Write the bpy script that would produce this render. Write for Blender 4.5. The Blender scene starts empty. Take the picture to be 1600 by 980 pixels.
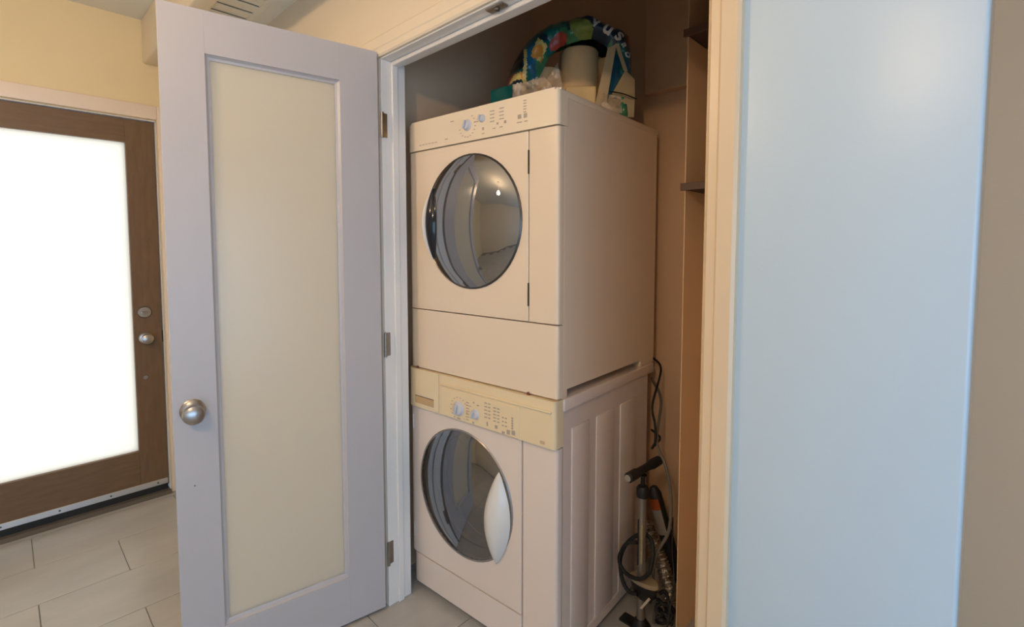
import bpy, bmesh, math, random
from mathutils import Vector, Matrix, noise

random.seed(7)
sc = bpy.context.scene
COL = sc.collection
PI = math.pi

# ------------------------------------------------------------------ camera
cam_d = bpy.data.cameras.new('camera')
cam_d.sensor_fit = 'HORIZONTAL'
cam_d.sensor_width = 36.0
cam_d.lens = 770.0 / 1600.0 * 36.0
cam_d.shift_y = -57.0 / 1600.0
cam_d.clip_start = 0.02
cam = bpy.data.objects.new('camera', cam_d)
COL.objects.link(cam)
cam.location = (0, 0, 1.34)
cam.rotation_euler = (math.radians(90 - 3.4), 0, math.radians(43.9))
sc.camera = cam

# ------------------------------------------------------------------ world, exposure
SKY = 4.5
w = bpy.data.worlds.new('overcast_sky')
sc.world = w
w.use_nodes = True
bgn = w.node_tree.nodes['Background']
bgn.inputs[0].default_value = (0.40, 0.67, 1.0, 1)
bgn.inputs[1].default_value = SKY
sc.view_settings.view_transform = 'Standard'
sc.view_settings.look = 'None'
sc.view_settings.gamma = 1.0
sc.view_settings.exposure = -0.15
sc.view_settings.use_curve_mapping = False

LAMP_COL = (1.0, 0.68, 0.40)
LAMP = 300.0


def portal(name, loc, rot, sx, sy):
    l = bpy.data.lights.new(name, 'AREA')
    l.shape = 'RECTANGLE'
    l.size, l.size_y = sx, sy
    l.cycles.is_portal = True
    o = bpy.data.objects.new(name, l)
    COL.objects.link(o)
    o.location = loc
    o.rotation_euler = rot
    return o


# ------------------------------------------------------------------ materials
MATS = {}


def mat(name, col, rough=0.5, metal=0.0, var=0.05, scale=6.0, bump=0.0, bscale=40.0, spec=0.5, stretch=(1, 1, 1), coat=0.0):
    if name in MATS:
        return MATS[name]
    m = bpy.data.materials.new(name)
    m.use_nodes = True
    nt = m.node_tree
    b = nt.nodes['Principled BSDF']
    b.inputs['Roughness'].default_value = rough
    b.inputs['Metallic'].default_value = metal
    b.inputs['Specular IOR Level'].default_value = spec
    b.inputs['Coat Weight'].default_value = coat
    tc = nt.nodes.new('ShaderNodeTexCoord')
    mp = nt.nodes.new('ShaderNodeMapping')
    mp.inputs['Scale'].default_value = stretch
    nt.links.new(tc.outputs['Object'], mp.inputs['Vector'])
    nz = nt.nodes.new('ShaderNodeTexNoise')
    nz.inputs['Scale'].default_value = scale
    nz.inputs['Detail'].default_value = 5
    nt.links.new(mp.outputs[0], nz.inputs['Vector'])
    mix = nt.nodes.new('ShaderNodeMix')
    mix.data_type = 'RGBA'
    mix.inputs[6].default_value = tuple(c * (1 - var) for c in col) + (1,)
    mix.inputs[7].default_value = tuple(min(1, c * (1 + var)) for c in col) + (1,)
    nt.links.new(nz.outputs['Fac'], mix.inputs[0])
    nt.links.new(mix.outputs[2], b.inputs['Base Color'])
    if bump:
        n2 = nt.nodes.new('ShaderNodeTexNoise')
        n2.inputs['Scale'].default_value = bscale
        n2.inputs['Detail'].default_value = 4
        nt.links.new(mp.outputs[0], n2.inputs['Vector'])
        bp = nt.nodes.new('ShaderNodeBump')
        bp.inputs['Strength'].default_value = bump
        bp.inputs['Distance'].default_value = 0.01
        nt.links.new(n2.outputs['Fac'], bp.inputs['Height'])
        nt.links.new(bp.outputs[0], b.inputs['Normal'])
    MATS[name] = m
    return m


def frosted(name, trans, diff, tcol, dcol, gloss=0.06, grough=0.25):
    """frosted glass: scattered transmission, white surface haze and a weak sheen"""
    m = bpy.data.materials.new(name)
    m.use_nodes = True
    nt = m.node_tree
    for n in list(nt.nodes):
        if n.type != 'OUTPUT_MATERIAL':
            nt.nodes.remove(n)
    out = [n for n in nt.nodes if n.type == 'OUTPUT_MATERIAL'][0]
    t = nt.nodes.new('ShaderNodeBsdfTranslucent')
    t.inputs[0].default_value = tcol + (1,)
    d = nt.nodes.new('ShaderNodeBsdfDiffuse')
    d.inputs[0].default_value = dcol + (1,)
    g = nt.nodes.new('ShaderNodeBsdfGlossy')
    g.inputs['Roughness'].default_value = grough
    a = nt.nodes.new('ShaderNodeMixShader')
    a.inputs[0].default_value = diff / (trans + diff)
    nt.links.new(t.outputs[0], a.inputs[1])
    nt.links.new(d.outputs[0], a.inputs[2])
    c = nt.nodes.new('ShaderNodeMixShader')
    c.inputs[0].default_value = gloss
    nt.links.new(a.outputs[0], c.inputs[1])
    nt.links.new(g.outputs[0], c.inputs[2])
    nt.links.new(c.outputs[0], out.inputs[0])
    MATS[name] = m
    return m


def blur_glass(name, tint, rough, haze, hcol):
    """obscured glass: blurred see-through plus white surface haze"""
    m = bpy.data.materials.new(name)
    m.use_nodes = True
    nt = m.node_tree
    for n in list(nt.nodes):
        if n.type != 'OUTPUT_MATERIAL':
            nt.nodes.remove(n)
    out = [n for n in nt.nodes if n.type == 'OUTPUT_MATERIAL'][0]
    r = nt.nodes.new('ShaderNodeBsdfRefraction')
    r.inputs['Color'].default_value = tint + (1,)
    r.inputs['Roughness'].default_value = rough
    r.inputs['IOR'].default_value = 1.12
    d = nt.nodes.new('ShaderNodeBsdfDiffuse')
    d.inputs[0].default_value = hcol + (1,)
    a = nt.nodes.new('ShaderNodeMixShader')
    a.inputs[0].default_value = haze
    tl = nt.nodes.new('ShaderNodeBsdfTranslucent')
    tl.inputs[0].default_value = (0.98, 0.92, 0.80, 1)
    m0 = nt.nodes.new('ShaderNodeMixShader')
    m0.inputs[0].default_value = 0.62
    nt.links.new(r.outputs[0], m0.inputs[1])
    nt.links.new(tl.outputs[0], m0.inputs[2])
    nt.links.new(m0.outputs[0], a.inputs[1])
    nt.links.new(d.outputs[0], a.inputs[2])
    g = nt.nodes.new('ShaderNodeBsdfGlossy')
    g.inputs['Roughness'].default_value = 0.25
    c = nt.nodes.new('ShaderNodeMixShader')
    c.inputs[0].default_value = 0.04
    nt.links.new(a.outputs[0], c.inputs[1])
    nt.links.new(g.outputs[0], c.inputs[2])
    nt.links.new(c.outputs[0], out.inputs[0])
    MATS[name] = m
    return m


def mirror_dark(name, refl, base, see=0.0, tint=(0.3, 0.3, 0.32), rough=0.02):
    """dark appliance window: base or see-through, with a strong clear reflection"""
    m = bpy.data.materials.new(name)
    m.use_nodes = True
    nt = m.node_tree
    for n in list(nt.nodes):
        if n.type != 'OUTPUT_MATERIAL':
            nt.nodes.remove(n)
    out = [n for n in nt.nodes if n.type == 'OUTPUT_MATERIAL'][0]
    d = nt.nodes.new('ShaderNodeBsdfDiffuse')
    d.inputs[0].default_value = base + (1,)
    t = nt.nodes.new('ShaderNodeBsdfTransparent')
    t.inputs[0].default_value = tint + (1,)
    a = nt.nodes.new('ShaderNodeMixShader')
    a.inputs[0].default_value = see
    nt.links.new(d.outputs[0], a.inputs[1])
    nt.links.new(t.outputs[0], a.inputs[2])
    g = nt.nodes.new('ShaderNodeBsdfGlossy')
    g.inputs['Roughness'].default_value = rough
    g.inputs['Color'].default_value = (0.95, 0.97, 1.0, 1)
    fr = nt.nodes.new('ShaderNodeLayerWeight')
    fr.inputs[0].default_value = 0.35
    mr = nt.nodes.new('ShaderNodeMapRange')
    mr.inputs['To Min'].default_value = refl
    mr.inputs['To Max'].default_value = min(1, refl + 0.45)
    nt.links.new(fr.outputs['Fresnel'], mr.inputs['Value'])
    c = nt.nodes.new('ShaderNodeMixShader')
    nt.links.new(mr.outputs[0], c.inputs[0])
    nt.links.new(a.outputs[0], c.inputs[1])
    nt.links.new(g.outputs[0], c.inputs[2])
    nt.links.new(c.outputs[0], out.inputs[0])
    MATS[name] = m
    return m


def emissive(name, col, strength):
    m = bpy.data.materials.new(name)
    m.use_nodes = True
    b = m.node_tree.nodes['Principled BSDF']
    b.inputs['Base Color'].default_value = (0.9, 0.9, 0.9, 1)
    b.inputs['Emission Color'].default_value = col + (1,)
    b.inputs['Emission Strength'].default_value = strength
    MATS[name] = m
    return m


cream = mat('cream_wall_paint', (0.80, 0.70, 0.55), 0.6, var=0.03, scale=3, bump=0.05, bscale=120)
yellow = mat('yellow_cream_wall_paint', (0.82, 0.66, 0.38), 0.6, var=0.03, scale=3, bump=0.05, bscale=120)
bluewall = mat('daylight_blue_gloss_paint', (0.51, 0.64, 0.755), 0.35, var=0.03, scale=2.5, bump=0.03, bscale=90)  # blue cast of the daylight is partly put into this paint colour
beige = mat('beige_wall_paint', (0.58, 0.45, 0.32), 0.6, var=0.03, scale=3, bump=0.05, bscale=120)
closetp = mat('closet_tan_paint', (0.72, 0.47, 0.285), 0.65, var=0.05, scale=3, bump=0.05, bscale=100)
ceilp = mat('ceiling_paint', (0.80, 0.78, 0.70), 0.7, var=0.03, scale=3)
closetl = mat('closet_side_paint', (0.80, 0.57, 0.37), 0.6, var=0.04, scale=3)
nichep = mat('niche_cream_paint', (0.90, 0.67, 0.44), 0.6, var=0.03, scale=4)
trimw = mat('white_trim_paint', (0.80, 0.77, 0.73), 0.35, var=0.03, scale=8)
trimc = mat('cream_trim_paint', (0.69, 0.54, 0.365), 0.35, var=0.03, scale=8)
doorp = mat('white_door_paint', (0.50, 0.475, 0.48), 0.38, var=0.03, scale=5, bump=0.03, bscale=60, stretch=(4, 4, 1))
wood = mat('walnut_door_stain', (0.165, 0.095, 0.045), 0.45, var=0.3, scale=9, bump=0.05, bscale=30, stretch=(1, 6, 1))
shelfw = mat('dark_shelf_wood', (0.055, 0.030, 0.022), 0.5, var=0.3, scale=10, stretch=(1, 6, 6))
tile_m = mat('grey_beige_tile', (0.43, 0.425, 0.415), 0.30, var=0.22, scale=3.0, bump=0.03, bscale=25, stretch=(3, 1, 1))
tile_m2 = mat('grey_beige_tile_warm', (0.44, 0.43, 0.41), 0.32, var=0.22, scale=2.6, bump=0.03, bscale=25, stretch=(3, 1, 1))
grout = mat('dark_grout', (0.25, 0.24, 0.22), 0.8, var=0.1)
nickel = mat('satin_nickel', (0.44, 0.40, 0.37), 0.30, 1.0, var=0.05, scale=30)
alum = mat('aluminium_strip', (0.75, 0.76, 0.78), 0.35, 1.0, var=0.05, scale=30)
brass = mat('dull_brass', (0.40, 0.30, 0.18), 0.4, 1.0, var=0.2, scale=40)
steel = mat('plated_steel', (0.30, 0.27, 0.24), 0.4, 1.0, var=0.2, scale=40)
blackp = mat('black_plastic', (0.012, 0.012, 0.013), 0.45, var=0.2, scale=30)
blackr = mat('black_rubber', (0.010, 0.010, 0.010), 0.6, var=0.2, scale=30)
screwm = mat('screw_steel', (0.12, 0.11, 0.10), 0.5, 0.8)
white_en = mat('white_enamel', (0.80, 0.69, 0.61), 0.28, var=0.02, scale=4, coat=0.2)
dryer_en = mat('lamp_warmed_enamel_dryer', (0.83, 0.69, 0.53), 0.28, var=0.02, scale=4, coat=0.2)  # same white enamel with the lamp's warmth put into its colour
yellowed = mat('yellowed_plastic', (0.83, 0.68, 0.44), 0.4, var=0.05, scale=5)
bisque = mat('cream_plastic', (0.82, 0.70, 0.53), 0.4, var=0.03, scale=5)
gapm = mat('dark_gap', (0.03, 0.022, 0.018), 0.8)
greypr = mat('grey_panel_print', (0.44, 0.36, 0.30), 0.6)
knobw = mat('pale_grey_knob', (0.62, 0.62, 0.66), 0.35, var=0.04)
handlew = mat('white_handle_plastic', (0.74, 0.72, 0.68), 0.3, var=0.03, coat=0.2)
ringm = mat('dark_chrome_ring', (0.10, 0.09, 0.085), 0.25, 0.7)
drum_m = mat('drum_steel', (0.36, 0.23, 0.15), 0.3, 1.0, var=0.25, scale=12)
gasket = mat('grey_gasket', (0.10, 0.09, 0.09), 0.5, var=0.1)
dryglass = mirror_dark('dryer_window_glass', 0.30, (0.045, 0.04, 0.035))
washglass = mirror_dark('washer_window_glass', 0.25, (0.03, 0.03, 0.035), see=0.75, tint=(0.62, 0.60, 0.60))
frontglass = frosted('front_door_frosted_glass', 0.9, 0.1, (0.95, 0.74, 0.58), (0.8, 0.85, 0.85), 0.04, 0.3)
closetglass = blur_glass('closet_door_frosted_glass', (0.95, 0.95, 0.93), 0.60, 0.33, (0.88, 0.86, 0.78))


# ------------------------------------------------------------------ mesh helpers
def obj(name, bm, m, parent=None, smooth=False, mats=None):
    me = bpy.data.meshes.new(name)
    bmesh.ops.recalc_face_normals(bm, faces=bm.faces)
    if smooth:
        for f in bm.faces:
            f.smooth = True
    bm.to_mesh(me)
    bm.free()
    for x in (mats or [m]):
        me.materials.append(x)
    o = bpy.data.objects.new(name, me)
    COL.objects.link(o)
    if parent:
        o.parent = parent
    if smooth:
        try:
            me.set_sharp_from_angle(angle=math.radians(38))
        except Exception:
            pass
    return o


def BM():
    return bmesh.new()


def box(bm, x0, x1, y0, y1, z0, z1, bev=0.0, seg=2):
    mx = Matrix.Translation(((x0 + x1) / 2, (y0 + y1) / 2, (z0 + z1) / 2)) @ Matrix.Diagonal((abs(x1 - x0), abs(y1 - y0), abs(z1 - z0), 1))
    r = bmesh.ops.create_cube(bm, size=1.0, matrix=mx)
    vs = r['verts']
    if bev > 0:
        es = list({e for v in vs for e in v.link_edges})
        bmesh.ops.bevel(bm, geom=es, offset=bev, segments=seg, profile=0.5, affect='EDGES', clamp_overlap=True)
    return bm


def rbox(bm, x0, x1, y0, y1, z0, z1, rl, rr, zb=0.003, n=7):
    """box whose front-left and front-right upright corners are rounded (rl, rr)"""
    pts = []
    for i in range(n + 1):
        a = PI + (PI / 2) * i / n
        pts.append((x0 + rl + rl * math.cos(a), y0 + rl + rl * math.sin(a)))
    for i in range(n + 1):
        a = 1.5 * PI + (PI / 2) * i / n
        pts.append((x1 - rr + rr * math.cos(a), y0 + rr + rr * math.sin(a)))
    pts += [(x1, y1), (x0, y1)]
    prism(bm, pts, z0, z1)
    return bm


def prism(bm, pts, z0, z1, mx=None):
    lo = [bm.verts.new(Vector((p[0], p[1], z0))) for p in pts]
    hi = [bm.verts.new(Vector((p[0], p[1], z1))) for p in pts]
    n = len(pts)
    fs = [bm.faces.new(lo[::-1]), bm.faces.new(hi)]
    for i in range(n):
        fs.append(bm.faces.new((lo[i], lo[(i + 1) % n], hi[(i + 1) % n], hi[i])))
    if mx is not None:
        for v in lo + hi:
            v.co = mx @ v.co
    return bm


def lathe(bm, prof, mx=None, n=28):
    """profile [(r, h)] about local z"""
    rings = []
    for r, h in prof:
        if r < 1e-6:
            rings.append([bm.verts.new((0, 0, h))])
        else:
            rings.append([bm.verts.new((r * math.cos(2 * PI * i / n), r * math.sin(2 * PI * i / n), h)) for i in range(n)])
    for a, b in zip(rings, rings[1:]):
        for i in range(n):
            j = (i + 1) % n
            if len(a) == 1 and len(b) == 1:
                continue
            if len(a) == 1:
                bm.faces.new((a[0], b[i], b[j]))
            elif len(b) == 1:
                bm.faces.new((a[i], a[j], b[0]))
            else:
                bm.faces.new((a[i], a[j], b[j], b[i]))
    if mx is not None:
        for ring in rings:
            for v in ring:
                v.co = mx @ v.co
    return bm


def catmull(pts, k=8):
    P = [Vector(p) for p in pts]
    P = [P[0] * 2 - P[1]] + P + [P[-1] * 2 - P[-2]]
    out = []
    for i in range(1, len(P) - 2):
        for j in range(k):
            t = j / k
            a, b, c, d = P[i - 1], P[i], P[i + 1], P[i + 2]
            out.append(0.5 * ((2 * b) + (c - a) * t + (2 * a - 5 * b + 4 * c - d) * t * t + (3 * b - a - 3 * c + d) * t ** 3))
    out.append(P[-2])
    return out


def tube(bm, pts, r, n=10, k=8, smooth=True, radii=None):
    P = catmull(pts, k) if smooth else [Vector(p) for p in pts]
    rings = []
    up = Vector((0, 0, 1))
    prev = None
    for i, p in enumerate(P):
        t = (P[min(i + 1, len(P) - 1)] - P[max(i - 1, 0)]).normalized()
        if prev is None:
            u = up if abs(t.z) < 0.9 else Vector((1, 0, 0))
            u = (u - t * u.dot(t)).normalized()
        else:
            u = (prev - t * prev.dot(t)).normalized()
        prev = u
        v = t.cross(u)
        rr = r if radii is None else radii(i / (len(P) - 1))
        rings.append([bm.verts.new(p + (u * math.cos(2 * PI * j / n) + v * math.sin(2 * PI * j / n)) * rr) for j in range(n)])
    for a, b in zip(rings, rings[1:]):
        for j in range(n):
            bm.faces.new((a[j], a[(j + 1) % n], b[(j + 1) % n], b[j]))
    bm.faces.new(rings[0][::-1])
    bm.faces.new(rings[-1])
    return bm


def along(a, b):
    """matrix taking local z to the axis a->b, origin a"""
    a, b = Vector(a), Vector(b)
    d = (b - a).normalized()
    q = Vector((0, 0, 1)).rotation_difference(d)
    return Matrix.Translation(a) @ q.to_matrix().to_4x4()


def thing(name, label, cat, loc=(0, 0, 0), rotz=0.0, group=None, kind=None):
    o = bpy.data.objects.new(name, None)
    COL.objects.link(o)
    o.empty_display_size = 0.05
    o.location = loc
    o.rotation_euler = (0, 0, rotz)
    tag(o, label, cat, group, kind)
    return o


def tag(o, label=None, cat=None, group=None, kind=None):
    if label:
        o['label'] = label
    if cat:
        o['category'] = cat
    if group:
        o['group'] = group
    if kind:
        o['kind'] = kind
    return o


def struct(name, bm, m, label=None, parent=None, smooth=False):
    o = obj(name, bm, m, parent, smooth)
    o['kind'] = 'structure'
    if label:
        o['label'] = label
    return o


# ------------------------------------------------------------------ the setting
XL = -3.185       # face of the front-door wall
YC = 0.956        # face of the closet wall
XR, YF = 2.2, -3.2
XE = -0.01        # outer corner of the closet block
YH = 1.62         # hallway wall
CEIL, SOFF = 2.51, 2.43
JL, JR, JT = -1.555, -0.40, 2.0      # closet opening

fl = struct('floor', box(BM(), XL - 0.2, XR + 0.1, YF - 0.1, 2.05, -0.08, -0.004), grout, 'floor of long grey-beige tiles laid in running bond')
# tiles in running bond: rows 0.305 wide along x, 0.55 long along y
TW, TL, G = 0.305, 0.552, 0.0025
tm = []
for k, mm in enumerate((tile_m, tile_m2)):
    b = BM()
    box(b, -TW / 2 + G / 2, TW / 2 - G / 2, -TL / 2 + G / 2, TL / 2 - G / 2, -0.008, 0.0, 0.0012, 1)
    o = obj('tile', b, mm)
    tm.append(o.data)
    bpy.data.objects.remove(o)
x = -2.515 - 2 * TW
row = 0
while x < XR - TW:
    y = (0.046 if row % 2 == 0 else 0.322) - 6 * TL
    while y < 1.95:
        cx, cy = x + TW / 2, y + TL / 2
        ok = cy - TL / 2 > YF and cx < XR
        if ok and not (cx < -3.12 and False):
            t = bpy.data.objects.new('tile', random.choice(tm))
            COL.objects.link(t)
            t.parent = fl
            t.location = (cx, cy, random.uniform(-0.0004, 0.0004))
        y += TL
    x += TW
    row += 1
b = BM()
for yy in (0,):
    box(b, XL - 0.04, -2.515 - 2 * TW - 0.002, YF, 1.9, -0.004, -0.0005)
struct('trim_1', b, tile_m, 'cut tile strip along the front door wall')

# front door wall with its opening
DY0, DY1, DZ = -0.325, 0.60, 2.005
b = BM()
box(b, XL - 0.14, XL, YF, DY0, 0, CEIL)
box(b, XL - 0.14, XL, DY1, 2.0, 0, CEIL)
box(b, XL - 0.14, XL, DY0, DY1, DZ, CEIL)
struct('wall_left', b, yellow, 'yellow cream wall around the glazed front door')

# closet front wall
b = BM()
box(b, XL, JL - 0.02, YC, YC + 0.095, 0, 2.80)
box(b, JL - 0.02, JR + 0.016, YC, YC + 0.095, JT + 0.016, 2.80)
struct('wall_back', b, cream, 'cream wall above the closet opening')
b = BM()
box(b, JR + 0.016, XE, YC, YC + 0.095, 0, 2.80, 0.006, 3)
struct('wall_back_right', b, bluewall, 'smooth wall right of the closet, daylight blue put into its paint', smooth=True)
struct('wall_closet_end', box(BM(), XE - 0.10, XE, YC + 0.095, YH, 0, 2.80), beige)
struct('wall_hall', box(BM(), XE - 0.1, XR, YH, YH + 0.1, 0, CEIL), beige, 'plain beige hallway wall past the blue corner')

# closet interior
CB, CL, CR = 1.90, -1.70, -0.28
struct('wall_closet_back', box(BM(), CL - 0.1, CR + 0.1, CB, CB + 0.1, 0, 2.80), closetp, 'tan back wall inside the closet')
struct('wall_closet_left', box(BM(), CL - 0.1, CL, YC + 0.095, CB, 0, 2.80), closetl, 'tan side wall left of the dryer')
struct('wall_closet_right', box(BM(), CR, CR + 0.1, YC + 0.095, CB, 0, 2.80), nichep)
PX, PYF = -0.713, 1.552
struct('wall_closet_partition', box(BM(), PX - 0.002, PX, PYF, CB, 0, 2.80), nichep, 'thin partition that carries the dark shelves')
struct('trim_2', box(BM(), -1.035, PX - 0.006, CB - 0.045, CB, 1.965, 2.80, 0.004, 2), closetp, 'shallow boxed panel on the closet back wall')

# ceilings and beam
struct('ceiling', box(BM(), XL - 0.14, XR + 0.1, YF - 0.1, 0.60, CEIL, CEIL + 0.08), ceilp, 'white ceiling over the entry')
struct('ceiling_soffit', box(BM(), XL - 0.14, XR + 0.1, 0.59, YC, SOFF, CEIL + 0.08), ceilp, 'lower ceiling over the closet wall')
struct('ceiling_closet', box(BM(), CL - 0.1, XE, YC, CB + 0.1, 2.80, 2.88), ceilp)
struct('ceiling_hall', box(BM(), XE, XR + 0.1, YC, YH + 0.1, SOFF, CEIL + 0.08), ceilp)
struct('trim_3', box(BM(), XL, XR, 0.555, 0.63, 2.29, CEIL, 0.012, 3), cream, 'boxed beam below the ceiling near the front door', smooth=True)

# walls behind the camera with the windows the daylight comes through
W2 = (-3.0, 0.60, 0.08, 1.80)    # low window in the right wall: y0 y1 z0 z1
b = box(BM(), XL - 0.14, XR + 0.1, YF - 0.12, YF, 0, CEIL)
struct('wall_front', b, cream)
b = BM()
box(b, XR, XR + 0.1, YF, W2[0], 0, CEIL)
box(b, XR, XR + 0.1, W2[1], YH, 0, CEIL)
box(b, XR, XR + 0.1, W2[0], W2[1], 0, W2[2])
box(b, XR, XR + 0.1, W2[0], W2[1], W2[3], CEIL)
struct('wall_right', b, cream)


def window(name, axis, a0, a1, z0, z1, c):
    b = BM()
    t = 0.05
    segs = [(a0, a0 + t, z0, z1), (a1 - t, a1, z0, z1), (a0 + t, a1 - t, z0, z0 + t), (a0 + t, a1 - t, z1 - t, z1),
            ((a0 + a1) / 2 - 0.02, (a0 + a1) / 2 + 0.02, z0 + t, z1 - t)]
    for p0, p1, q0, q1 in segs:
        if axis == 'x':
            box(b, p0, p1, c - 0.09, c - 0.04, q0, q1)
        else:
            box(b, c + 0.04, c + 0.09, p0, p1, q0, q1)
    struct(name, b, trimw)


window('window_1', 'y', W2[0], W2[1], W2[2], W2[3], XR)
portal('window_portal', (XR + 0.10, (W2[0] + W2[1]) / 2, (W2[2] + W2[3]) / 2), (PI / 2, 0, PI / 2), W2[1] - W2[0], W2[3] - W2[2])
portal('door_portal', (XL - 0.135, (DY0 + DY1) / 2, 1.05), (PI / 2, 0, -PI / 2), 0.95, 2.0)

# baseboards
struct('baseboard_left', box(BM(), XL, XL + 0.012, DY1 + 0.075, YC, 0, 0.10, 0.003, 1), trimw)
struct('baseboard_hall', box(BM(), XE, XR, YH - 0.014, YH, 0, 0.10, 0.003, 1), trimw)

# closet jambs, stops and casing
b = BM()
box(b, JL - 0.02, JL, YC - 0.001, YC + 0.097, 0, JT, 0.0015, 1)
box(b, JL, JL + 0.008, YC + 0.038, YC + 0.062, 0, JT - 0.012, 0.002, 1)
jl = struct('trim_4', b, trimw, 'white left jamb of the closet opening with three hinge plates')
for zc in (1.772, 0.99, 0.207):
    hb = BM()
    box(hb, JL - 0.001, JL + 0.003, YC + 0.001, YC + 0.019, zc - 0.042, zc + 0.042, 0.001, 1)
    hp = obj('hinge', hb, brass if zc > 1.5 else steel, jl)
    if zc > 1.5:
        hp['label'] = 'tarnished brass top hinge plate'
    sb = BM()
    lathe(sb, [(0.0055, -0.044), (0.0055, 0.044), (0.0, 0.046)], Matrix.Translation((JL + 0.006, YC - 0.004, zc)), 12)
    obj('hinge_pin', sb, steel, hp, True)
b = BM()
box(b, JR, JR + 0.018, YC - 0.001, YC + 0.097, 0, JT, 0.0015, 1)
box(b, JR - 0.008, JR, YC + 0.038, YC + 0.062, 0, JT - 0.012, 0.002, 1)
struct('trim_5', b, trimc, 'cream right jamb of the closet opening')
b = BM()
box(b, JL - 0.02, JR + 0.018, YC - 0.001, YC + 0.097, JT, JT + 0.018, 0.0015, 1)
box(b, JL, JR, YC + 0.038, YC + 0.070, JT - 0.014, JT, 0.002, 1)
jh = struct('trim_6', b, trimw, 'white head jamb of the closet opening with a door stop')
cb = BM()
box(cb, -1.03, -0.965, YC + 0.006, YC + 0.034, JT - 0.005, JT + 0.001, 0.002, 1)
c_ = obj('ball_catch', cb, steel, jh)
cb = BM()
lathe(cb, [(0.008, 0), (0.007, -0.006), (0, -0.009)], Matrix.Translation((-0.995, YC + 0.02, JT - 0.004)), 12)
obj('catch_ball', cb, screwm, c_, True)


def casing_section(bm, pts2, axis_pts):
    pass


def casing_v(x0, x1, z0, z1, m, name, label, inner_left):
    b = BM()
    yb, yf = YC, YC - 0.019
    s = 1 if inner_left else -1
    xi, xo = (x0, x1) if inner_left else (x1, x0)
    prof = [(xi, yb), (xi, yf + 0.009), (xi + s * 0.006, yf + 0.004), (xi + s * 0.022, yf + 0.003), (xi + s * 0.026, yf),
            (xo - s * 0.006, yf), (xo, yf + 0.005), (xo, yb)]
    prism(b, prof, z0, z1)
    return struct(name, b, m, label)


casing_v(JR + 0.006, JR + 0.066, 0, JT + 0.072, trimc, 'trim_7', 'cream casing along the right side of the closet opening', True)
casing_v(-1.655, -1.597, 0, JT + 0.004, trimw, 'trim_8', 'white casing behind the open closet door', False)
b = BM()
yb, yf = YC, YC - 0.019
prof = [(yb, JT + 0.004), (yf + 0.009, JT + 0.004), (yf + 0.004, JT + 0.010), (yf + 0.003, JT + 0.028), (yf, JT + 0.032), (yf, JT + 0.066), (yf + 0.005, JT + 0.072), (yb, JT + 0.072)]
mx = Matrix(((0, 0, 1, 0), (1, 0, 0, 0), (0, 1, 0, 0), (0, 0, 0, 1)))
prism(b, prof, -1.655, JR + 0.066, mx)
struct('trim_9', b, cream, 'cream head casing over the closet opening')

# front door casing
b = BM()
box(b, XL, XL + 0.016, DY0 - 0.075, DY0 - 0.004, 0, DZ + 0.075, 0.005, 2)
box(b, XL, XL + 0.016, DY1 + 0.004, DY1 + 0.075, 0, DZ + 0.075, 0.005, 2)
box(b, XL, XL + 0.016, DY0 - 0.004, DY1 + 0.004, DZ + 0.004, DZ + 0.075, 0.005, 2)
struct('trim_10', b, mat('peach_trim_paint', (0.84, 0.70, 0.56), 0.4), 'pale casing around the front door', smooth=True)
b = BM()
box(b, XL - 0.14, XL, DY0 - 0.001, DY0 + 0.004, 0, DZ)
box(b, XL - 0.14, XL, DY1 - 0.004, DY1 + 0.001, 0, DZ)
box(b, XL - 0.14, XL, DY0, DY1, DZ - 0.004, DZ + 0.001)
struct('trim_11', b, trimw, 'thin jamb lining of the front door')
b = BM()
prism(b, [(XL - 0.14, 0.0), (XL + 0.03, 0.0), (XL + 0.012, 0.014), (XL - 0.02, 0.022), (XL - 0.14, 0.022)], DY0, DY1,
      Matrix(((1, 0, 0, 0), (0, 0, 1, 0), (0, 1, 0, 0), (0, 0, 0, 1))))
struct('trim_12', b, mat('threshold_wood', (0.10, 0.085, 0.07), 0.5, var=0.2), 'dark threshold under the front door')

# ------------------------------------------------------------------ front door (local: x out of the wall, y along it)
fd = thing('door_1', 'dark brown front door with one large bright frosted pane', None, (XL - 0.012, 0, 0), 0, None, 'structure')
GY0, GY1, GZ0, GZ1 = -0.205, 0.47, 0.26, 1.88
y0, y1, z0, z1 = DY0 + 0.006, DY1 - 0.006, 0.040, DZ - 0.007
for (a0, a1) in ((y0, GY0), (GY1, y1)):
    obj('stile', box(BM(), -0.045, 0, a0, a1, z0, z1, 0.0025, 2), wood, fd)
woodh = mat('walnut_door_rail_stain', (0.165, 0.095, 0.045), 0.45, var=0.3, scale=9, bump=0.05, bscale=30, stretch=(1, 1, 6))
for (q0, q1) in ((z0, GZ0), (GZ1, z1)):
    obj('rail', box(BM(), -0.045, 0, GY0, GY1, q0, q1, 0.001, 1), woodh, fd)
obj('glass', box(BM(), -0.028, -0.020, GY0 - 0.004, GY1 + 0.004, GZ0 - 0.004, GZ1 + 0.004), frontglass, fd)
sw = obj('door_sweep', box(BM(), 0, 0.006, y0 + 0.004, y1 - 0.004, 0.050, 0.080, 0.0015, 1), alum, fd)
sw['label'] = 'aluminium strip of the door sweep'
obj('sweep_lip', box(BM(), 0.0005, 0.0055, y0 + 0.004, y1 - 0.004, 0.020, 0.052), blackr, sw)
for yy in (-0.25, -0.05, 0.15, 0.345, 0.545):
    s_ = BM()
    lathe(s_, [(0.0045, 0.0), (0.004, 0.0015), (0, 0.002)], Matrix.Translation((0.006, yy, 0.065)) @ Matrix.Rotation(PI / 2, 4, 'Y'), 10)
    obj('screw', s_, screwm, sw)
RX = Matrix.Rotation(PI / 2, 4, 'Y')
kn = BM()
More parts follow.
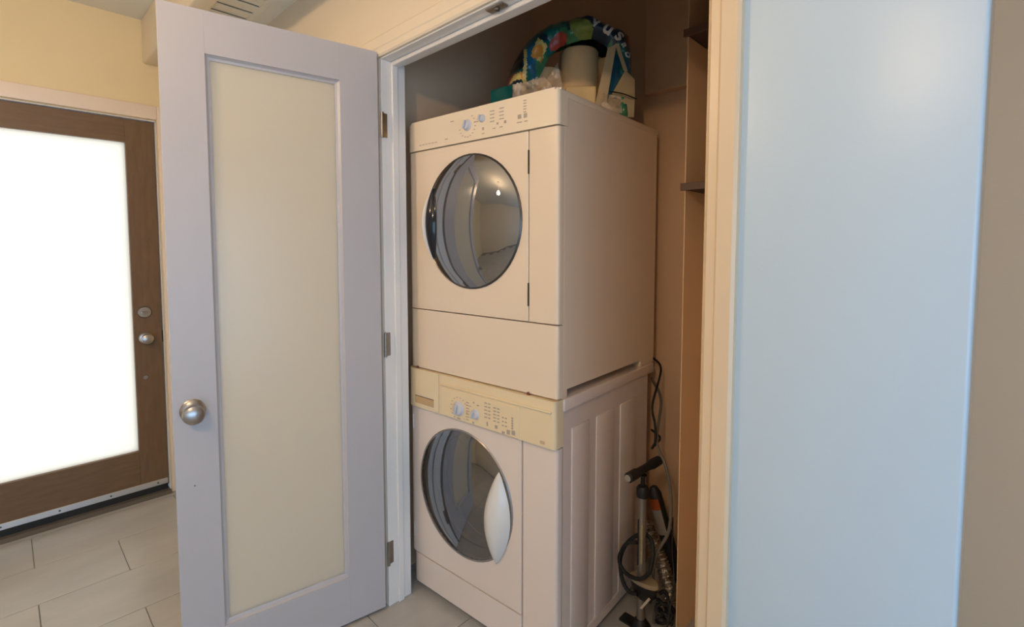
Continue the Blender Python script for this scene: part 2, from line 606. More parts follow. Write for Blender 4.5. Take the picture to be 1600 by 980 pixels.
lathe(kn, [(0.031, 0), (0.031, 0.003), (0.027, 0.008), (0.012, 0.011), (0.011, 0.024), (0.018, 0.029), (0.026, 0.038), (0.028, 0.047), (0.025, 0.056), (0.014, 0.061), (0, 0.062)],
      Matrix.Translation((0, 0.520, 0.862)) @ RX)
fdk = obj('knob', kn, nickel, fd, True)
kn = BM()
lathe(kn, [(0.031, 0), (0.031, 0.005), (0.027, 0.011), (0, 0.012)], Matrix.Translation((0, 0.519, 1.0)) @ RX)
db = obj('deadbolt', kn, nickel, fd, True)
obj('thumb_turn', box(BM(), 0.011, 0.026, 0.503, 0.535, 0.995, 1.005, 0.003, 2), nickel, db)
kn = BM()
lathe(kn, [(0.011, 0), (0.010, 0.003), (0, 0.0035)], Matrix.Translation((0, 0.512, 0.652)) @ RX)
obj('cap', kn, nickel, fd, True)
obj('latch', box(BM(), -0.03, 0.0015, y1 - 0.003, y1 + 0.004, 0.832, 0.895, 0.0015, 1), blackp, fd)

# ------------------------------------------------------------------ closet door, open (local x along the leaf, face at y=0)
ANG = math.radians(-100.1)
cd = thing('door_2', 'white closet door standing open, one tall frosted glass panel and a round knob', None, (-1.551, 0.937, 0), ANG, None, 'structure')
DW, DT, DZ0, DZ1 = 0.622, 0.035, 0.012, 2.018
gx0, gx1, gz0, gz1 = 0.130, 0.512, 0.178, 1.897
for (a0, a1) in ((0.0, gx0), (gx1, DW)):
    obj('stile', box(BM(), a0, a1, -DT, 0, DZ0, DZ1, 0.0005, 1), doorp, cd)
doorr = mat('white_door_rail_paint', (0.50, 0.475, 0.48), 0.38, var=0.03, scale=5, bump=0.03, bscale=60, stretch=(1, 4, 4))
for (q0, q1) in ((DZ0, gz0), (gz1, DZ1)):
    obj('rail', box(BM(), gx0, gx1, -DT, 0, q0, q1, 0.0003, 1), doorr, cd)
obj('glass', box(BM(), gx0 - 0.003, gx1 + 0.003, -0.021, -0.015, gz0 - 0.003, gz1 + 0.003), closetglass, cd)
# sloping bead round the pane, both faces
b = BM()
for yf_, yg in ((0.0, -0.0148), (-DT, -0.0212)):
    o_ = [(gx0, gz0), (gx1, gz0), (gx1, gz1), (gx0, gz1)]
    i_ = [(gx0 + 0.013, gz0 + 0.013), (gx1 - 0.013, gz0 + 0.013), (gx1 - 0.013, gz1 - 0.013), (gx0 + 0.013, gz1 - 0.013)]
    ym = yf_ * 0.75 + yg * 0.25
    A = [b.verts.new((p[0], ym, p[1])) for p in o_]
    Bv = [b.verts.new((p[0], yg * 0.7 + yf_ * 0.3, p[1])) for p in [(gx0 + 0.006, gz0 + 0.006), (gx1 - 0.006, gz0 + 0.006), (gx1 - 0.006, gz1 - 0.006), (gx0 + 0.006, gz1 - 0.006)]]
    Cv = [b.verts.new((p[0], yg * 0.85 + yf_ * 0.15, p[1])) for p in i_]
    Dv = [b.verts.new((p[0], yg, p[1])) for p in i_]
    Ev = [b.verts.new((p[0], yg, p[1])) for p in o_]
    for L1, L2 in ((A, Bv), (Bv, Cv), (Cv, Dv), (Dv, Ev), (Ev, A)):
        for i in range(4):
            j = (i + 1) % 4
            b.faces.new((L1[i], L1[j], L2[j], L2[i]))
obj('glazing_bead', b, doorp, cd)
kprof = [(0.033, 0), (0.033, 0.004), (0.028, 0.009), (0.013, 0.012), (0.012, 0.026), (0.019, 0.031), (0.027, 0.040), (0.029, 0.050), (0.026, 0.060), (0.015, 0.066), (0, 0.067)]
for sgn in (1, -1):
    kn = BM()
    lathe(kn, kprof, Matrix.Translation((0.574, 0 if sgn > 0 else -DT, 0.866)) @ Matrix.Rotation(-sgn * PI / 2, 4, 'X'), 32)
    obj('knob', kn, nickel, cd, True)
kn = BM()
lathe(kn, [(0.0022, 0), (0.0018, 0.0008), (0, 0.001)], Matrix.Translation((0.576, 0, 0.640)) @ Matrix.Rotation(-PI / 2, 4, 'X'), 8)
obj('plug', kn, screwm, cd)

# ------------------------------------------------------------------ ceiling vent
vt = thing('ceiling_vent', 'white louvred air vent in the ceiling above the closet door', 'vent', (-2.45, 0.76, SOFF))
# local: slats run along y, spaced in x
LX0, LX1, LY0, LY1 = -0.30, 0.30, -0.115, 0.10
b = BM()
for (a0, a1, c0, c1) in ((LX0, LX1, LY1, LY1 + 0.028), (LX0, LX1, LY0 - 0.01, LY0), (LX0 - 0.028, LX0, LY0 - 0.01, LY1 + 0.028), (LX1, LX1 + 0.028, LY0 - 0.01, LY1 + 0.028)):
    box(b, a0, a1, c0, c1, -0.008, 0.0, 0.002, 1)
obj('frame', b, ceilp, vt)
obj('duct', box(BM(), LX0, LX1, LY0, LY1, -0.0012, -0.0004), mat('duct_grey', (0.34, 0.32, 0.26), 0.7), vt)
sb = BM()
box(sb, -0.040, 0.040, LY0, LY1, -0.0015, 0.0015)
bmesh.ops.rotate(sb, verts=sb.verts, cent=(0, 0, 0), matrix=Matrix.Rotation(math.radians(3), 3, 'Y'))
s0 = obj('slat', sb, ceilp, vt)
s0.location = (LX0 + 0.042, 0, -0.006)
for i in range(1, 7):
    s = s0.copy()
    COL.objects.link(s)
    s.parent = vt
    s.location = (LX0 + 0.042 + i * 0.0862, 0, -0.006)

# ------------------------------------------------------------------ laundry machines (local x right, y deep, z up, origin at front left floor corner)
MY = math.radians(3.9)
ML = (-1.593, 1.092, 0)
WD, DP = 0.686, 0.680


def dome(bm, cx, cz, r, bulge, y0, n=56, m=9, lip=0.0):
    """spherical-ish dome disc facing -y"""
    rings = []
    for k in range(m + 1):
        t = k / m
        rr = r * t
        yy = y0 - bulge * (1 - t * t) ** 0.8 if t < 1 else y0
        if k == 0:
            rings.append([bm.verts.new((cx, yy, cz))])
        else:
            rings.append([bm.verts.new((cx + rr * math.cos(2 * PI * i / n), yy, cz + rr * math.sin(2 * PI * i / n))) for i in range(n)])
    for a, b_ in zip(rings, rings[1:]):
        for i in range(n):
            j = (i + 1) % n
            if len(a) == 1:
                bm.faces.new((a[0], b_[i], b_[j]))
            else:
                bm.faces.new((a[i], a[j], b_[j], b_[i]))
    return bm


def ring(bm, cx, cz, r0, r1, y0, y1, n=56):
    prof = [(r0, y1), (r0, y0 + 0.002), ((r0 + r1) / 2, y0), (r1, y0 + 0.003), (r1, y1)]
    rings = []
    for r, yy in prof:
        rings.append([bm.verts.new((cx + r * math.cos(2 * PI * i / n), yy, cz + r * math.sin(2 * PI * i / n))) for i in range(n)])
    for a, b_ in zip(rings, rings[1:] + rings[:1]):
        for i in range(n):
            j = (i + 1) % n
            bm.faces.new((a[i], a[j], b_[j], b_[i]))
    return bm


def plate_with_hole(bm, x0, x1, z0, z1, y0, y1, cx, cz, r, n=64):
    """flat plate with a round hole, square corners kept"""
    def edgept(a):
        c, s = math.cos(a), math.sin(a)
        ts = []
        if c > 1e-9:
            ts.append((x1 - cx) / c)
        if c < -1e-9:
            ts.append((x0 - cx) / c)
        if s > 1e-9:
            ts.append((z1 - cz) / s)
        if s < -1e-9:
            ts.append((z0 - cz) / s)
        t = min(ts)
        return cx + c * t, cz + s * t
    angs = sorted([2 * PI * i / n for i in range(n)] + [math.atan2(zz - cz, xx - cx) % (2 * PI) for xx in (x0, x1) for zz in (z0, z1)])
    L = {}
    for key, yy in (('f', y0), ('b', y1)):
        L['i' + key] = [bm.verts.new((cx + r * math.cos(a), yy, cz + r * math.sin(a))) for a in angs]
        L['o' + key] = [bm.verts.new((edgept(a)[0], yy, edgept(a)[1])) for a in angs]
    N = len(angs)
    for i in range(N):
        j = (i + 1) % N
        for a, b_ in (('if', 'of'), ('of', 'ob'), ('ob', 'ib'), ('ib', 'if')):
            bm.faces.new((L[a][i], L[a][j], L[b_][j], L[b_][i]))
    return bm


def lens_handle(bm, tip_a, tip_b, sag_l, sag_r, ybase, bulge, n=20, m=6):
    """vesica-shaped handle between two tips; sag_l / sag_r how far each side bows out"""
    a, b_ = Vector((tip_a[0], 0, tip_a[1])), Vector((tip_b[0], 0, tip_b[1]))
    grid = []
    d = (b_ - a)
    nrm = Vector((d.z, 0, -d.x)).normalized()
    if nrm.x < 0:
        nrm = -nrm
    for i in range(n + 1):
        t = i / n
        p = a + d * t
        w_ = math.sin(PI * t) ** 0.85 if 0 < t < 1 else 0
        row = []
        for k in range(m + 1):
            u = k / m
            off = (-sag_l + (sag_l + sag_r) * u) * w_
            yy = ybase - bulge * w_ * (math.sin(PI * u) ** 0.6 if 0 < u < 1 else 0)
            q = p + nrm * off
            row.append(bm.verts.new((q.x, yy, q.z)))
        grid.append(row)
    for r0, r1 in zip(grid, grid[1:]):
        for k in range(m):
            bm.faces.new((r0[k], r0[k + 1], r1[k + 1], r1[k]))
    bmesh.ops.remove_doubles(bm, verts=bm.verts, dist=1e-5)
    return bm


def print_marks(name, marks, yf, parent):
    b = BM()
    for (cx, cz, ww, hh) in marks:
        box(b, cx - ww / 2, cx + ww / 2, yf - 0.0006, yf + 0.0004, cz - hh / 2, cz + hh / 2)
    o = obj(name, b, greypr, parent)
    o['kind'] = 'stuff'
    return o


def dial_ticks(cx, cz, r, a0, a1, k, w_=0.006, h_=0.0025):
    out = []
    for i in range(k):
        a = a0 + (a1 - a0) * i / (k - 1)
        out.append((cx + r * math.cos(a), cz + r * math.sin(a), w_, h_))
    return out


def knob(parent, name, cx, cz, r, yf, m):
    b = BM()
    T = Matrix.Translation((cx, yf, cz)) @ Matrix.Rotation(PI / 2, 4, 'X')
    lathe(b, [(r * 1.18, 0), (r * 1.18, 0.002), (r, 0.004), (r * 0.93, 0.010), (r * 0.8, 0.012), (0, 0.0125)], T, 28)
    k = obj(name, b, m, parent, True)
    g = BM()
    box(g, -r * 0.16, r * 0.16, -0.008, 0, -r * 0.85, r * 0.85, 0.002, 2)
    bmesh.ops.rotate(g, verts=g.verts, cent=(0, 0, 0), matrix=Matrix.Rotation(math.radians(20), 3, 'Y'))
    bmesh.ops.translate(g, verts=g.verts, vec=(cx, yf - 0.013, cz))
    obj('grip', g, m, k)
    return k


# ---- dryer (upper)
dr = thing('dryer', 'white dryer stacked on top of the washer, dark round window', 'dryer', ML, MY)
b = BM()
rbox(b, -0.012, WD, 0.030, DP, 0.906, 1.790, 0.02, 0.006)
obj('cabinet', b, dryer_en, dr, True)
for ya, yb_ in ((0.026, 0.055), (0.565, DP)):
    obj('base', box(BM(), 0.004, WD - 0.001, ya, yb_, 0.8805, 0.906), dryer_en, dr)
obj('top', box(BM(), -0.001, WD + 0.003, 0.035, DP + 0.003, 1.780, 1.802, 0.005, 3), dryer_en, dr, True)
b = BM()
rbox(b, -0.010, WD + 0.004, -0.006, 0.045, 1.698, 1.8035, 0.035, 0.014)
bmesh.ops.bevel(b, geom=[e for e in b.edges if abs(e.verts[0].co.z - 1.8035) < 1e-4 and abs(e.verts[1].co.z - 1.8035) < 1e-4], offset=0.006, segments=2, affect='EDGES', clamp_overlap=True)
dcp = obj('control_panel', b, bisque, dr, True)
marks = dial_ticks(0.319, 1.749, 0.037, -2.9, 0.9, 12)
for r_ in range(4):
    marks += [(0.432, 1.778 - r_ * 0.011, 0.019, 0.0030), (0.472, 1.780 - r_ * 0.011, 0.019, 0.0030)]
marks += [(0.440, 1.722, 0.012, 0.003), (0.470, 1.722, 0.012, 0.003), (0.455, 1.735, 0.007, 0.007), (0.487, 1.735, 0.009, 0.009), (0.360, 1.755, 0.02, 0.002)]
for r_ in range(5):
    marks.append((0.566, 1.786 - r_ * 0.0085, 0.011, 0.003))
marks += [(0.545, 1.741, 0.013, 0.013), (0.568, 1.741, 0.013, 0.013), (0.545, 1.724, 0.02, 0.003), (0.570, 1.724, 0.012, 0.003), (0.392, 1.728, 0.007, 0.009), (0.392, 1.713, 0.010, 0.003)]
marks += [(0.075 + i * 0.017, 1.716 , 0.012, 0.0022) for i in range(6)] + [(0.215, 1.719, 0.014, 0.003), (0.245, 1.775, 0.016, 0.003)]
print_marks('panel_print', marks, -0.0062, dcp)
knob(dcp, 'dial', 0.319, 1.751, 0.016, -0.006, knobw)
knob(dcp, 'selector', 0.388, 1.762, 0.011, -0.006, knobw)
b = BM()
box(b, -0.0035, -0.001, 0.018, 0.026, 1.738, 1.745)
obj('clip', b, gapm, dcp)
# front: door panel, hinge column, lower panel
b = BM()
rbox(b, -0.012, 0.5725, 0.002, 0.032, 1.111, 1.695, 0.028, 0.004)
ddoor = obj('door', b, dryer_en, dr, True)
b = BM()
rbox(b, 0.5765, WD, 0.002, 0.032, 1.111, 1.695, 0.003, 0.012)
obj('side_column', b, dryer_en, dr, True)
b = BM()
rbox(b, -0.012, WD, 0.002, 0.032, 0.884, 1.107, 0.028, 0.012)
obj('lower_panel', b, dryer_en, dr, True)
DCX, DCZ, DR = 0.322, 1.428, 0.226
obj('window_ring', ring(BM(), DCX, DCZ, DR - 0.004, DR + 0.003, -0.004, 0.004), ringm, ddoor, True)
obj('window_glass', dome(BM(), DCX, DCZ, DR, 0.045, -0.001), dryglass, ddoor, True)
hb = BM()
lens_handle(hb, (0.142, 1.566), (0.142, 1.290), 0.044, -0.010, -0.001, 0.036)
hl = obj('handle', hb, handlew, ddoor, True)
hl['label'] = 'pale curved handle rim on the left of the window'
hb = BM()
lens_handle(hb, (0.150, 1.560), (0.150, 1.296), 0.030, 0.040, -0.012, 0.034)  # black dome painted as the shadow inside the finger pocket
obj('painted_handle_recess', hb, mat('pocket_shadow_black', (0.01, 0.011, 0.016), 0.12), hl, True)
for zc in (1.602, 1.195):
    obj('hinge', box(BM(), 0.5735, 0.5758, -0.001, 0.006, zc - 0.036, zc + 0.036), screwm, ddoor)

# ---- washer (lower)
ws = thing('washer', 'white front loading washer under the dryer with yellowed control panel', 'washing machine', ML, MY)
b = BM()
rbox(b, -0.012, WD - 0.003, 0.030, 0.635, 0.025, 0.838, 0.02, 0.006)
for f in [f for f in b.faces if f.normal.y < -0.9 or all(v.co.y < 0.052 for v in f.verts)]:
    b.faces.remove(f)
obj('cabinet', b, white_en, ws, True)
# embossed side panels
b = BM()
for (ya, yb_, zt) in ((0.085, 0.190, 0.775), (0.235, 0.360, 0.772), (0.405, 0.535, 0.770)):
    mm = Matrix.Translation((WD - 0.003, (ya + yb_) / 2, (zt + 0.06) / 2))
    tmp = BM()
    box(tmp, -0.004, 0.0045, -(yb_ - ya) / 2, (yb_ - ya) / 2, -(zt - 0.06) / 2, (zt - 0.06) / 2, 0.0042, 2)
    me_ = bpy.data.meshes.new('t')
    for v in tmp.verts:
        v.co = mm @ v.co
    tmp.to_mesh(me_)
    tmp.free()
    b.from_mesh(me_)
    bpy.data.meshes.remove(me_)
obj('side_embossing', b, white_en, ws, True)
obj('base_strip', box(BM(), WD - 0.012, WD + 0.001, 0.05, 0.63, 0.022, 0.062, 0.003, 1), white_en, ws)
b = BM()
box(b, -0.003, WD + 0.007, 0.030, 0.672, 0.840, 0.8800, 0.006, 3)
obj('top', b, white_en, ws, True)
for fx in (0.05, WD - 0.06):
    for fy in (0.06, 0.58):
        b = BM()
        lathe(b, [(0.0, 0.0), (0.022, 0.0), (0.022, 0.012), (0.010, 0.014), (0.010, 0.026)], Matrix.Translation((fx, fy, 0)), 14)
        obj('foot', b, blackr, ws)
# control panel: drawer, fascia, end block
b = BM()
rbox(b, -0.014, 0.168, -0.012, 0.035, 0.733, 0.8795, 0.035, 0.002)
drw = obj('detergent_drawer', b, yellowed, ws, True)
b = BM()
rx0, rx1, rz0, rz1 = 0.034, 0.146, 0.746, 0.782
ob_ = [(rx0, rz0), (rx1, rz0), (rx1, rz1), (rx0, rz1)]
fr = [b.verts.new((p[0], -0.0128, p[1])) for p in ob_]
fr2 = [b.verts.new((p[0] + (0.003 if i in (0, 3) else -0.003), -0.0128, p[1] + (0.003 if i < 2 else -0.003))) for i, p in enumerate(ob_)]
bk = [b.verts.new((p[0] + (0.005 if i in (0, 3) else -0.005), -0.0124, p[1] + (0.004 if i < 2 else -0.009))) for i, p in enumerate(ob_)]
for i in range(4):
    j = (i + 1) % 4
    b.faces.new((fr[i], fr[j], fr2[j], fr2[i]))
obj('handle_rim', b, bisque, drw)
obj('painted_handle_recess', box(BM(), rx0 + 0.003, rx1 - 0.003, -0.0126, -0.0118, rz0 + 0.003, rz1 - 0.003), mat('recess_lit_amber', (0.60, 0.40, 0.20), 0.5), drw)  # flat plate, the recess's amber light is put into its colour
obj('painted_recess_shadow', box(BM(), rx0 + 0.003, rx1 - 0.003, -0.0130, -0.0119, rz1 - 0.006, rz1 - 0.003), mat('recess_shadow_brown', (0.10, 0.07, 0.05), 0.7), drw)  # dark strip painted as the shadow under the recess's top edge
b = BM()
rbox(b, 0.171, WD + 0.002, -0.012, 0.035, 0.733, 0.8795, 0.002, 0.014)
wcp = obj('control_panel', b, yellowed, ws, True)
obj('fascia', box(BM(), 0.188, 0.549, -0.0150, -0.010, 0.7345, 0.836, 0.0015, 1), yellowed, wcp)
b = BM()
box(b, 0.18, WD - 0.01, -0.018, -0.008, 0.842, 0.850, 0.004, 2)
obj('ledge', b, yellowed, wcp, True)
marks = dial_ticks(0.279, 0.775, 0.040, -0.9, 4.1, 14)
marks += [(0.322 + 0.0, 0.806 - i * 0.010, 0.014, 0.003) for i in range(7)]
for r_ in range(5):
    marks += [(0.408, 0.822 - r_ * 0.012, 0.012, 0.004), (0.424, 0.822 - r_ * 0.012, 0.010, 0.004)]
for r_ in range(5):
    marks += [(0.448, 0.814 - r_ * 0.011, 0.012, 0.004), (0.464, 0.814 - r_ * 0.011, 0.010, 0.004)]
for r_ in range(3):
    marks += [(0.484, 0.790 - r_ * 0.013, 0.008, 0.004), (0.497, 0.790 - r_ * 0.013, 0.008, 0.004)]
marks += [(0.524, 0.796 - i * 0.008, 0.007, 0.006) for i in range(5)]
marks += [(0.507, 0.747, 0.014, 0.015), (0.528, 0.750, 0.014, 0.015), (0.486, 0.741, 0.013, 0.008), (0.415, 0.753, 0.006, 0.014), (0.455, 0.752, 0.011, 0.011), (0.279, 0.741, 0.018, 0.004), (0.350, 0.742, 0.009, 0.006), (0.372, 0.806, 0.010, 0.004), (0.352, 0.812, 0.006, 0.006), (0.335, 0.796, 0.007, 0.003)]
print_marks('panel_print', marks, -0.0152, wcp)
b = BM()
box(b, 0.632, 0.650, -0.0126, -0.0116, 0.742, 0.752)
obj('badge', b, mat('faded_badge', (0.62, 0.45, 0.28), 0.5), wcp)
knob(wcp, 'dial', 0.279, 0.776, 0.022, -0.015, knobw)
knob(wcp, 'selector', 0.360, 0.774, 0.015, -0.015, knobw)
for sx, sz in ((0.040, 0.8835), (0.578, 0.8835)):
    b = BM()
    lathe(b, [(0.006, 0), (0.006, 0.003), (0, 0.004)], Matrix.Translation((sx, -0.0005, sz)) @ Matrix.Rotation(PI / 2, 4, 'X'), 10)
    obj('screw', b, mat('rust_screw', (0.16, 0.05, 0.04), 0.6), ws)
# door panel with hole
WCX, WCZ, WR = 0.282, 0.462, 0.230
b = BM()
plate_with_hole(b, 0.030, 0.549, 0.146, 0.729, 0.0, 0.022, WCX, WCZ, WR - 0.004)
rbox(b, -0.012, 0.0302, 0.0, 0.022, 0.146, 0.729, 0.021, 0.0005)
wdoor = obj('door', b, white_en, ws, True)
obj('window_ring', ring(BM(), WCX, WCZ, WR - 0.004, WR + 0.003, -0.004, 0.006), mat('grey_ring', (0.30, 0.28, 0.27), 0.3, 0.5), wdoor, True)
obj('window_glass', dome(BM(), WCX, WCZ, WR - 0.002, 0.035, -0.001), washglass, wdoor, True)
hb = BM()
lens_handle(hb, (0.457, 0.597), (0.443, 0.272), 0.054, 0.056, -0.004, 0.044)
hl = obj('handle', hb, handlew, wdoor, True)
hl['label'] = 'white curved handle over the right side of the window'
for zc in (0.665, 0.228):
    obj('hinge', box(BM(), 0.004, 0.010, -0.001, 0.008, zc - 0.03, zc + 0.03, 0.001, 1), trimw, wdoor)
b = BM()
rbox(b, 0.553, WD, 0.002, 0.030, 0.030, 0.729, 0.003, 0.012)
obj('side_column', b, white_en, ws, True)
b = BM()
rbox(b, -0.014, 0.5495, -0.002, 0.030, 0.028, 0.142, 0.045, 0.003)
obj('kick_panel', b, white_en, ws, True)
# gasket and drum behind the glass
b = BM()
for prof, mm in (([(0.226, 0.0), (0.215, 0.03), (0.205, 0.07), (0.218, 0.10)], gasket), ([(0.218, 0.10), (0.235, 0.12), (0.235, 0.42), (0.10, 0.46), (0, 0.465)], drum_m)):
    b = BM()
    lathe(b, prof, Matrix.Translation((WCX, 0.02, WCZ)) @ Matrix.Rotation(-PI / 2, 4, 'X'), 48)
    obj('gasket' if mm is gasket else 'drum', b, mm, ws, True)
b = BM()
ring(b, WCX, WCZ, 0.196, 0.214, 0.055, 0.075)
obj('door_seal_ring', b, mat('seal_ring', (0.35, 0.28, 0.24), 0.25, 0.6), ws, True)
for a in (0.4, 0.4 + 2 * PI / 3, 0.4 + 4 * PI / 3):
    px_, pz_ = WCX + 0.21 * math.cos(a), WCZ + 0.21 * math.sin(a)
    mm = Matrix.Translation((px_, 0.28, pz_)) @ Matrix.Rotation(-a, 4, 'Y')
    q = BM()
    box(q, -0.03, 0.02, -0.13, 0.13, -0.02, 0.02, 0.008, 2)
    for v in q.verts:
        v.co = mm @ v.co
    obj('drum_vane', q, drum_m, ws, True)

# ------------------------------------------------------------------ shelves in the niche
for zt, lab in ((2.033, 'dark brown shelf high in the niche, upper one of two'), (1.548, 'thin dark brown shelf in the niche, lower one of two')):
    o = obj('shelf', box(BM(), PX - 0.006 + 0.0065, CR, PYF - 0.004, CB, zt - 0.022, zt, 0.0015, 1), shelfw)
    tag(o, lab, 'shelf', 'niche shelves')
    lip = BM()
    box(lip, PX - 0.012, CR, PYF - 0.012, PYF - 0.001, zt - 0.023, zt + 0.0005, 0.001, 1)
    l = obj('front_edge', lip, mat('brown_shelf_edge', (0.10, 0.050, 0.035), 0.5, var=0.2), o)

# ------------------------------------------------------------------ plastic bag of rolls on the dryer
BA = math.radians(42)
bag = thing('plastic_bag', 'torn teal printed plastic bag of cream rolls lying on the dryer', 'bag', (-0.945, 1.64, 0), BA)
# bag local: x = s along the bag, y = away from the viewer side (face at -y), z up (world)


def resample(pts, n):
    P = catmull([(p[0], 0, p[1]) for p in pts], 10)
    L = [0]
    for a, b_ in zip(P, P[1:]):
        L.append(L[-1] + (b_ - a).length)
    out = []
    k = 0
    for i in range(n + 1):
        d = L[-1] * i / n
        while k < len(L) - 2 and L[k + 1] < d:
            k += 1
        t = (d - L[k]) / max(1e-9, L[k + 1] - L[k])
        p = P[k].lerp(P[k + 1], min(1, max(0, t)))
        out.append((p.x, p.z))
    return out


OUT = [(-0.475, 1.806), (-0.478, 1.90), (-0.462, 2.000), (-0.412, 2.090), (-0.363, 2.138), (-0.27, 2.175), (-0.185, 2.189), (-0.168, 2.186), (-0.085, 2.148), (-0.034, 2.124), (-0.020, 2.108), (-0.016, 2.008), (-0.016, 1.894), (-0.018, 1.806)]
INN = [(-0.400, 1.806), (-0.386, 1.898), (-0.351, 1.966), (-0.321, 2.023), (-0.281, 2.057), (-0.223, 2.079), (-0.172, 2.086), (-0.13, 2.067), (-0.106, 2.021), (-0.095, 1.918), (-0.092, 1.806)]
NB, MB = 150, 22
so, si = resample(OUT, NB), resample(INN, NB)


def crumple(s, z, k=1.0):
    v = noise.noise(Vector((s * 14, z * 14, 3.1))) * 0.013 + (0.5 - abs(noise.noise(Vector((s * 22, z * 22, 8.7))))) * 0.018 + noise.noise(Vector((s * 60, z * 60, 2.2))) * 0.004
    return v * k


def in_poly(p, poly):
    x_, y_ = p
    c = False
    j = len(poly) - 1
    for i in range(len(poly)):
        xi, yi = poly[i]
        xj, yj = poly[j]
        if (yi > y_) != (yj > y_) and x_ < (xj - xi) * (y_ - yi) / (yj - yi) + xi:
            c = not c
        j = i
    return c


def in_ell(p, cx, cz, a, b_, rot):
    dx, dz = p[0] - cx, p[1] - cz
    u = dx * math.cos(rot) + dz * math.sin(rot)
    v = -dx * math.sin(rot) + dz * math.cos(rot)
    return (u / a) ** 2 + (v / b_) ** 2 < 1


film_teal = mat('film_teal', (0.008, 0.13, 0.12), 0.3, var=0.5, scale=14)
film_navy = mat('film_navy', (0.008, 0.030, 0.055), 0.3, var=0.5, scale=14)
film_green = mat('film_green', (0.05, 0.22, 0.10), 0.3, var=0.5, scale=16)
film_lime = mat('film_lime', (0.20, 0.28, 0.06), 0.35, var=0.35, scale=30)
film_red = mat('film_red', (0.38, 0.05, 0.03), 0.35, var=0.4, scale=30)
film_orange = mat('film_orange', (0.72, 0.30, 0.05), 0.35, var=0.3, scale=30)
film_yellow = mat('film_yellow', (0.72, 0.58, 0.20), 0.35, var=0.2, scale=30)
film_blue = mat('film_blue', (0.01, 0.12, 0.22), 0.3, var=0.4, scale=20)
film_black = mat('film_black', (0.008, 0.010, 0.012), 0.35, var=0.3)
film_white = mat('film_white', (0.66, 0.64, 0.56), 0.4, var=0.1)
FM = [film_navy, film_teal, film_green, film_lime, film_red, film_orange, film_yellow, film_blue, film_black, film_white]


def film_region(s, z, t):
    n1 = noise.noise(Vector((s * 11, z * 11, 1.7)))
    n2 = noise.noise(Vector((s * 26 + 5, z * 26, 4.2)))
    p = (s + n2 * 0.005, z + n1 * 0.005)
    if in_ell(p, -0.212, 2.118, 0.050, 0.030, -0.75):
        return 3
    if in_ell(p, -0.290, 2.072, 0.038, 0.020, 0.65):
        return 4
    if in_ell(p, -0.024, 2.080, 0.020, 0.034, 0.2):
        return 4
    if in_poly(p, [(-0.365, 2.083), (-0.330, 2.06), (-0.352, 2.000), (-0.388, 2.02)]):
        return 5 if n2 > -0.05 else 6
    if in_poly(p, [(-0.48, 1.975), (-0.415, 1.965), (-0.415, 1.935), (-0.48, 1.94)]):
        return 5 if n2 > 0.0 else (4 if n1 > 0 else 6)
    if in_poly(p, [(-0.412, 2.06), (-0.402, 2.06), (-0.40, 1.87), (-0.418, 1.87)]):
        return 6
    if in_poly(p, [(-0.46, 1.925), (-0.42, 1.92), (-0.425, 1.885), (-0.455, 1.895)]):
        return 9
    if s < -0.415 and z > 1.975 and z < 2.09:
        return 8
    if s > -0.020 and z > 1.95:
        return 8
    if t > 0.93 and s > -0.36 and s < -0.23:
        return 2
    if s > -0.10:
        if t > 0.62 and z > 2.03:
            return 0
        if z < 2.02:
            return 2 if n1 + 0.25 * n2 > 0.02 else (7 if n2 > 0 else 1)
        return 0 if n1 > -0.12 else 1
    if s > -0.26:
        return 0 if t > 0.35 or n1 > 0.1 else 2
    if s > -0.37:
        if n1 + n2 * 0.6 > 0.22:
            return 2
        return 1 if n1 > -0.15 else 0
    return 7 if n1 > 0.22 else (1 if n1 > -0.08 else 0)


bm = BM()
grid = []
for i in range(NB + 1):
    row = []
    for k in range(MB + 1):
        t = k / MB
        s = si[i][0] + (so[i][0] - si[i][0]) * t
        z = si[i][1] + (so[i][1] - si[i][1]) * t
        d = -0.015 - 0.055 * math.sin(PI * (0.12 + 0.80 * t)) + crumple(s, z) + 0.06 * t ** 4
        row.append(bm.verts.new((s, d, max(1.8035, z))))
    cxs, czs = -0.25, 1.95
    for q, (dd, sh) in enumerate(((0.075, 0.995), (0.12, 0.97), (0.17, 0.93), (0.20, 0.80))):
        s = cxs + (so[i][0] - cxs) * sh
        z = czs + (so[i][1] - czs) * sh if so[i][1] > czs else max(1.8035, so[i][1])
        row.append(bm.verts.new((s, dd - 0.01 + crumple(s, z + dd * 3), max(1.8035, z + crumple(z, s + dd * 2, 0.6)))))
    grid.append(row)
for i in range(NB):
    for k in range(MB + 4):
        f = bm.faces.new((grid[i][k], grid[i + 1][k], grid[i + 1][k + 1], grid[i][k + 1]))
        f.smooth = True
        c = f.calc_center_median()
        f.material_index = film_region(c.x, c.z, min(1, k / MB))
film = obj('printed_film', bm, None, bag, False, FM)
film['label'] = 'teal and navy printed plastic arching over the rolls'


def film_d(s, z):
    best, bd = None, 9
    for row in grid_co:
        for (a, dd, c) in row:
            q = (a - s) ** 2 + (c - z) ** 2
            if q < bd:
                bd, best = q, dd
    return best


grid_co = [[tuple(v.co) for v in list(film.data.vertices)[0:0]]]
vv = [tuple(v.co) for v in film.data.vertices]
per = MB + 1 + 4
grid_co = [[vv[i * per + k] for k in range(MB + 1)] for i in range(NB + 1)]


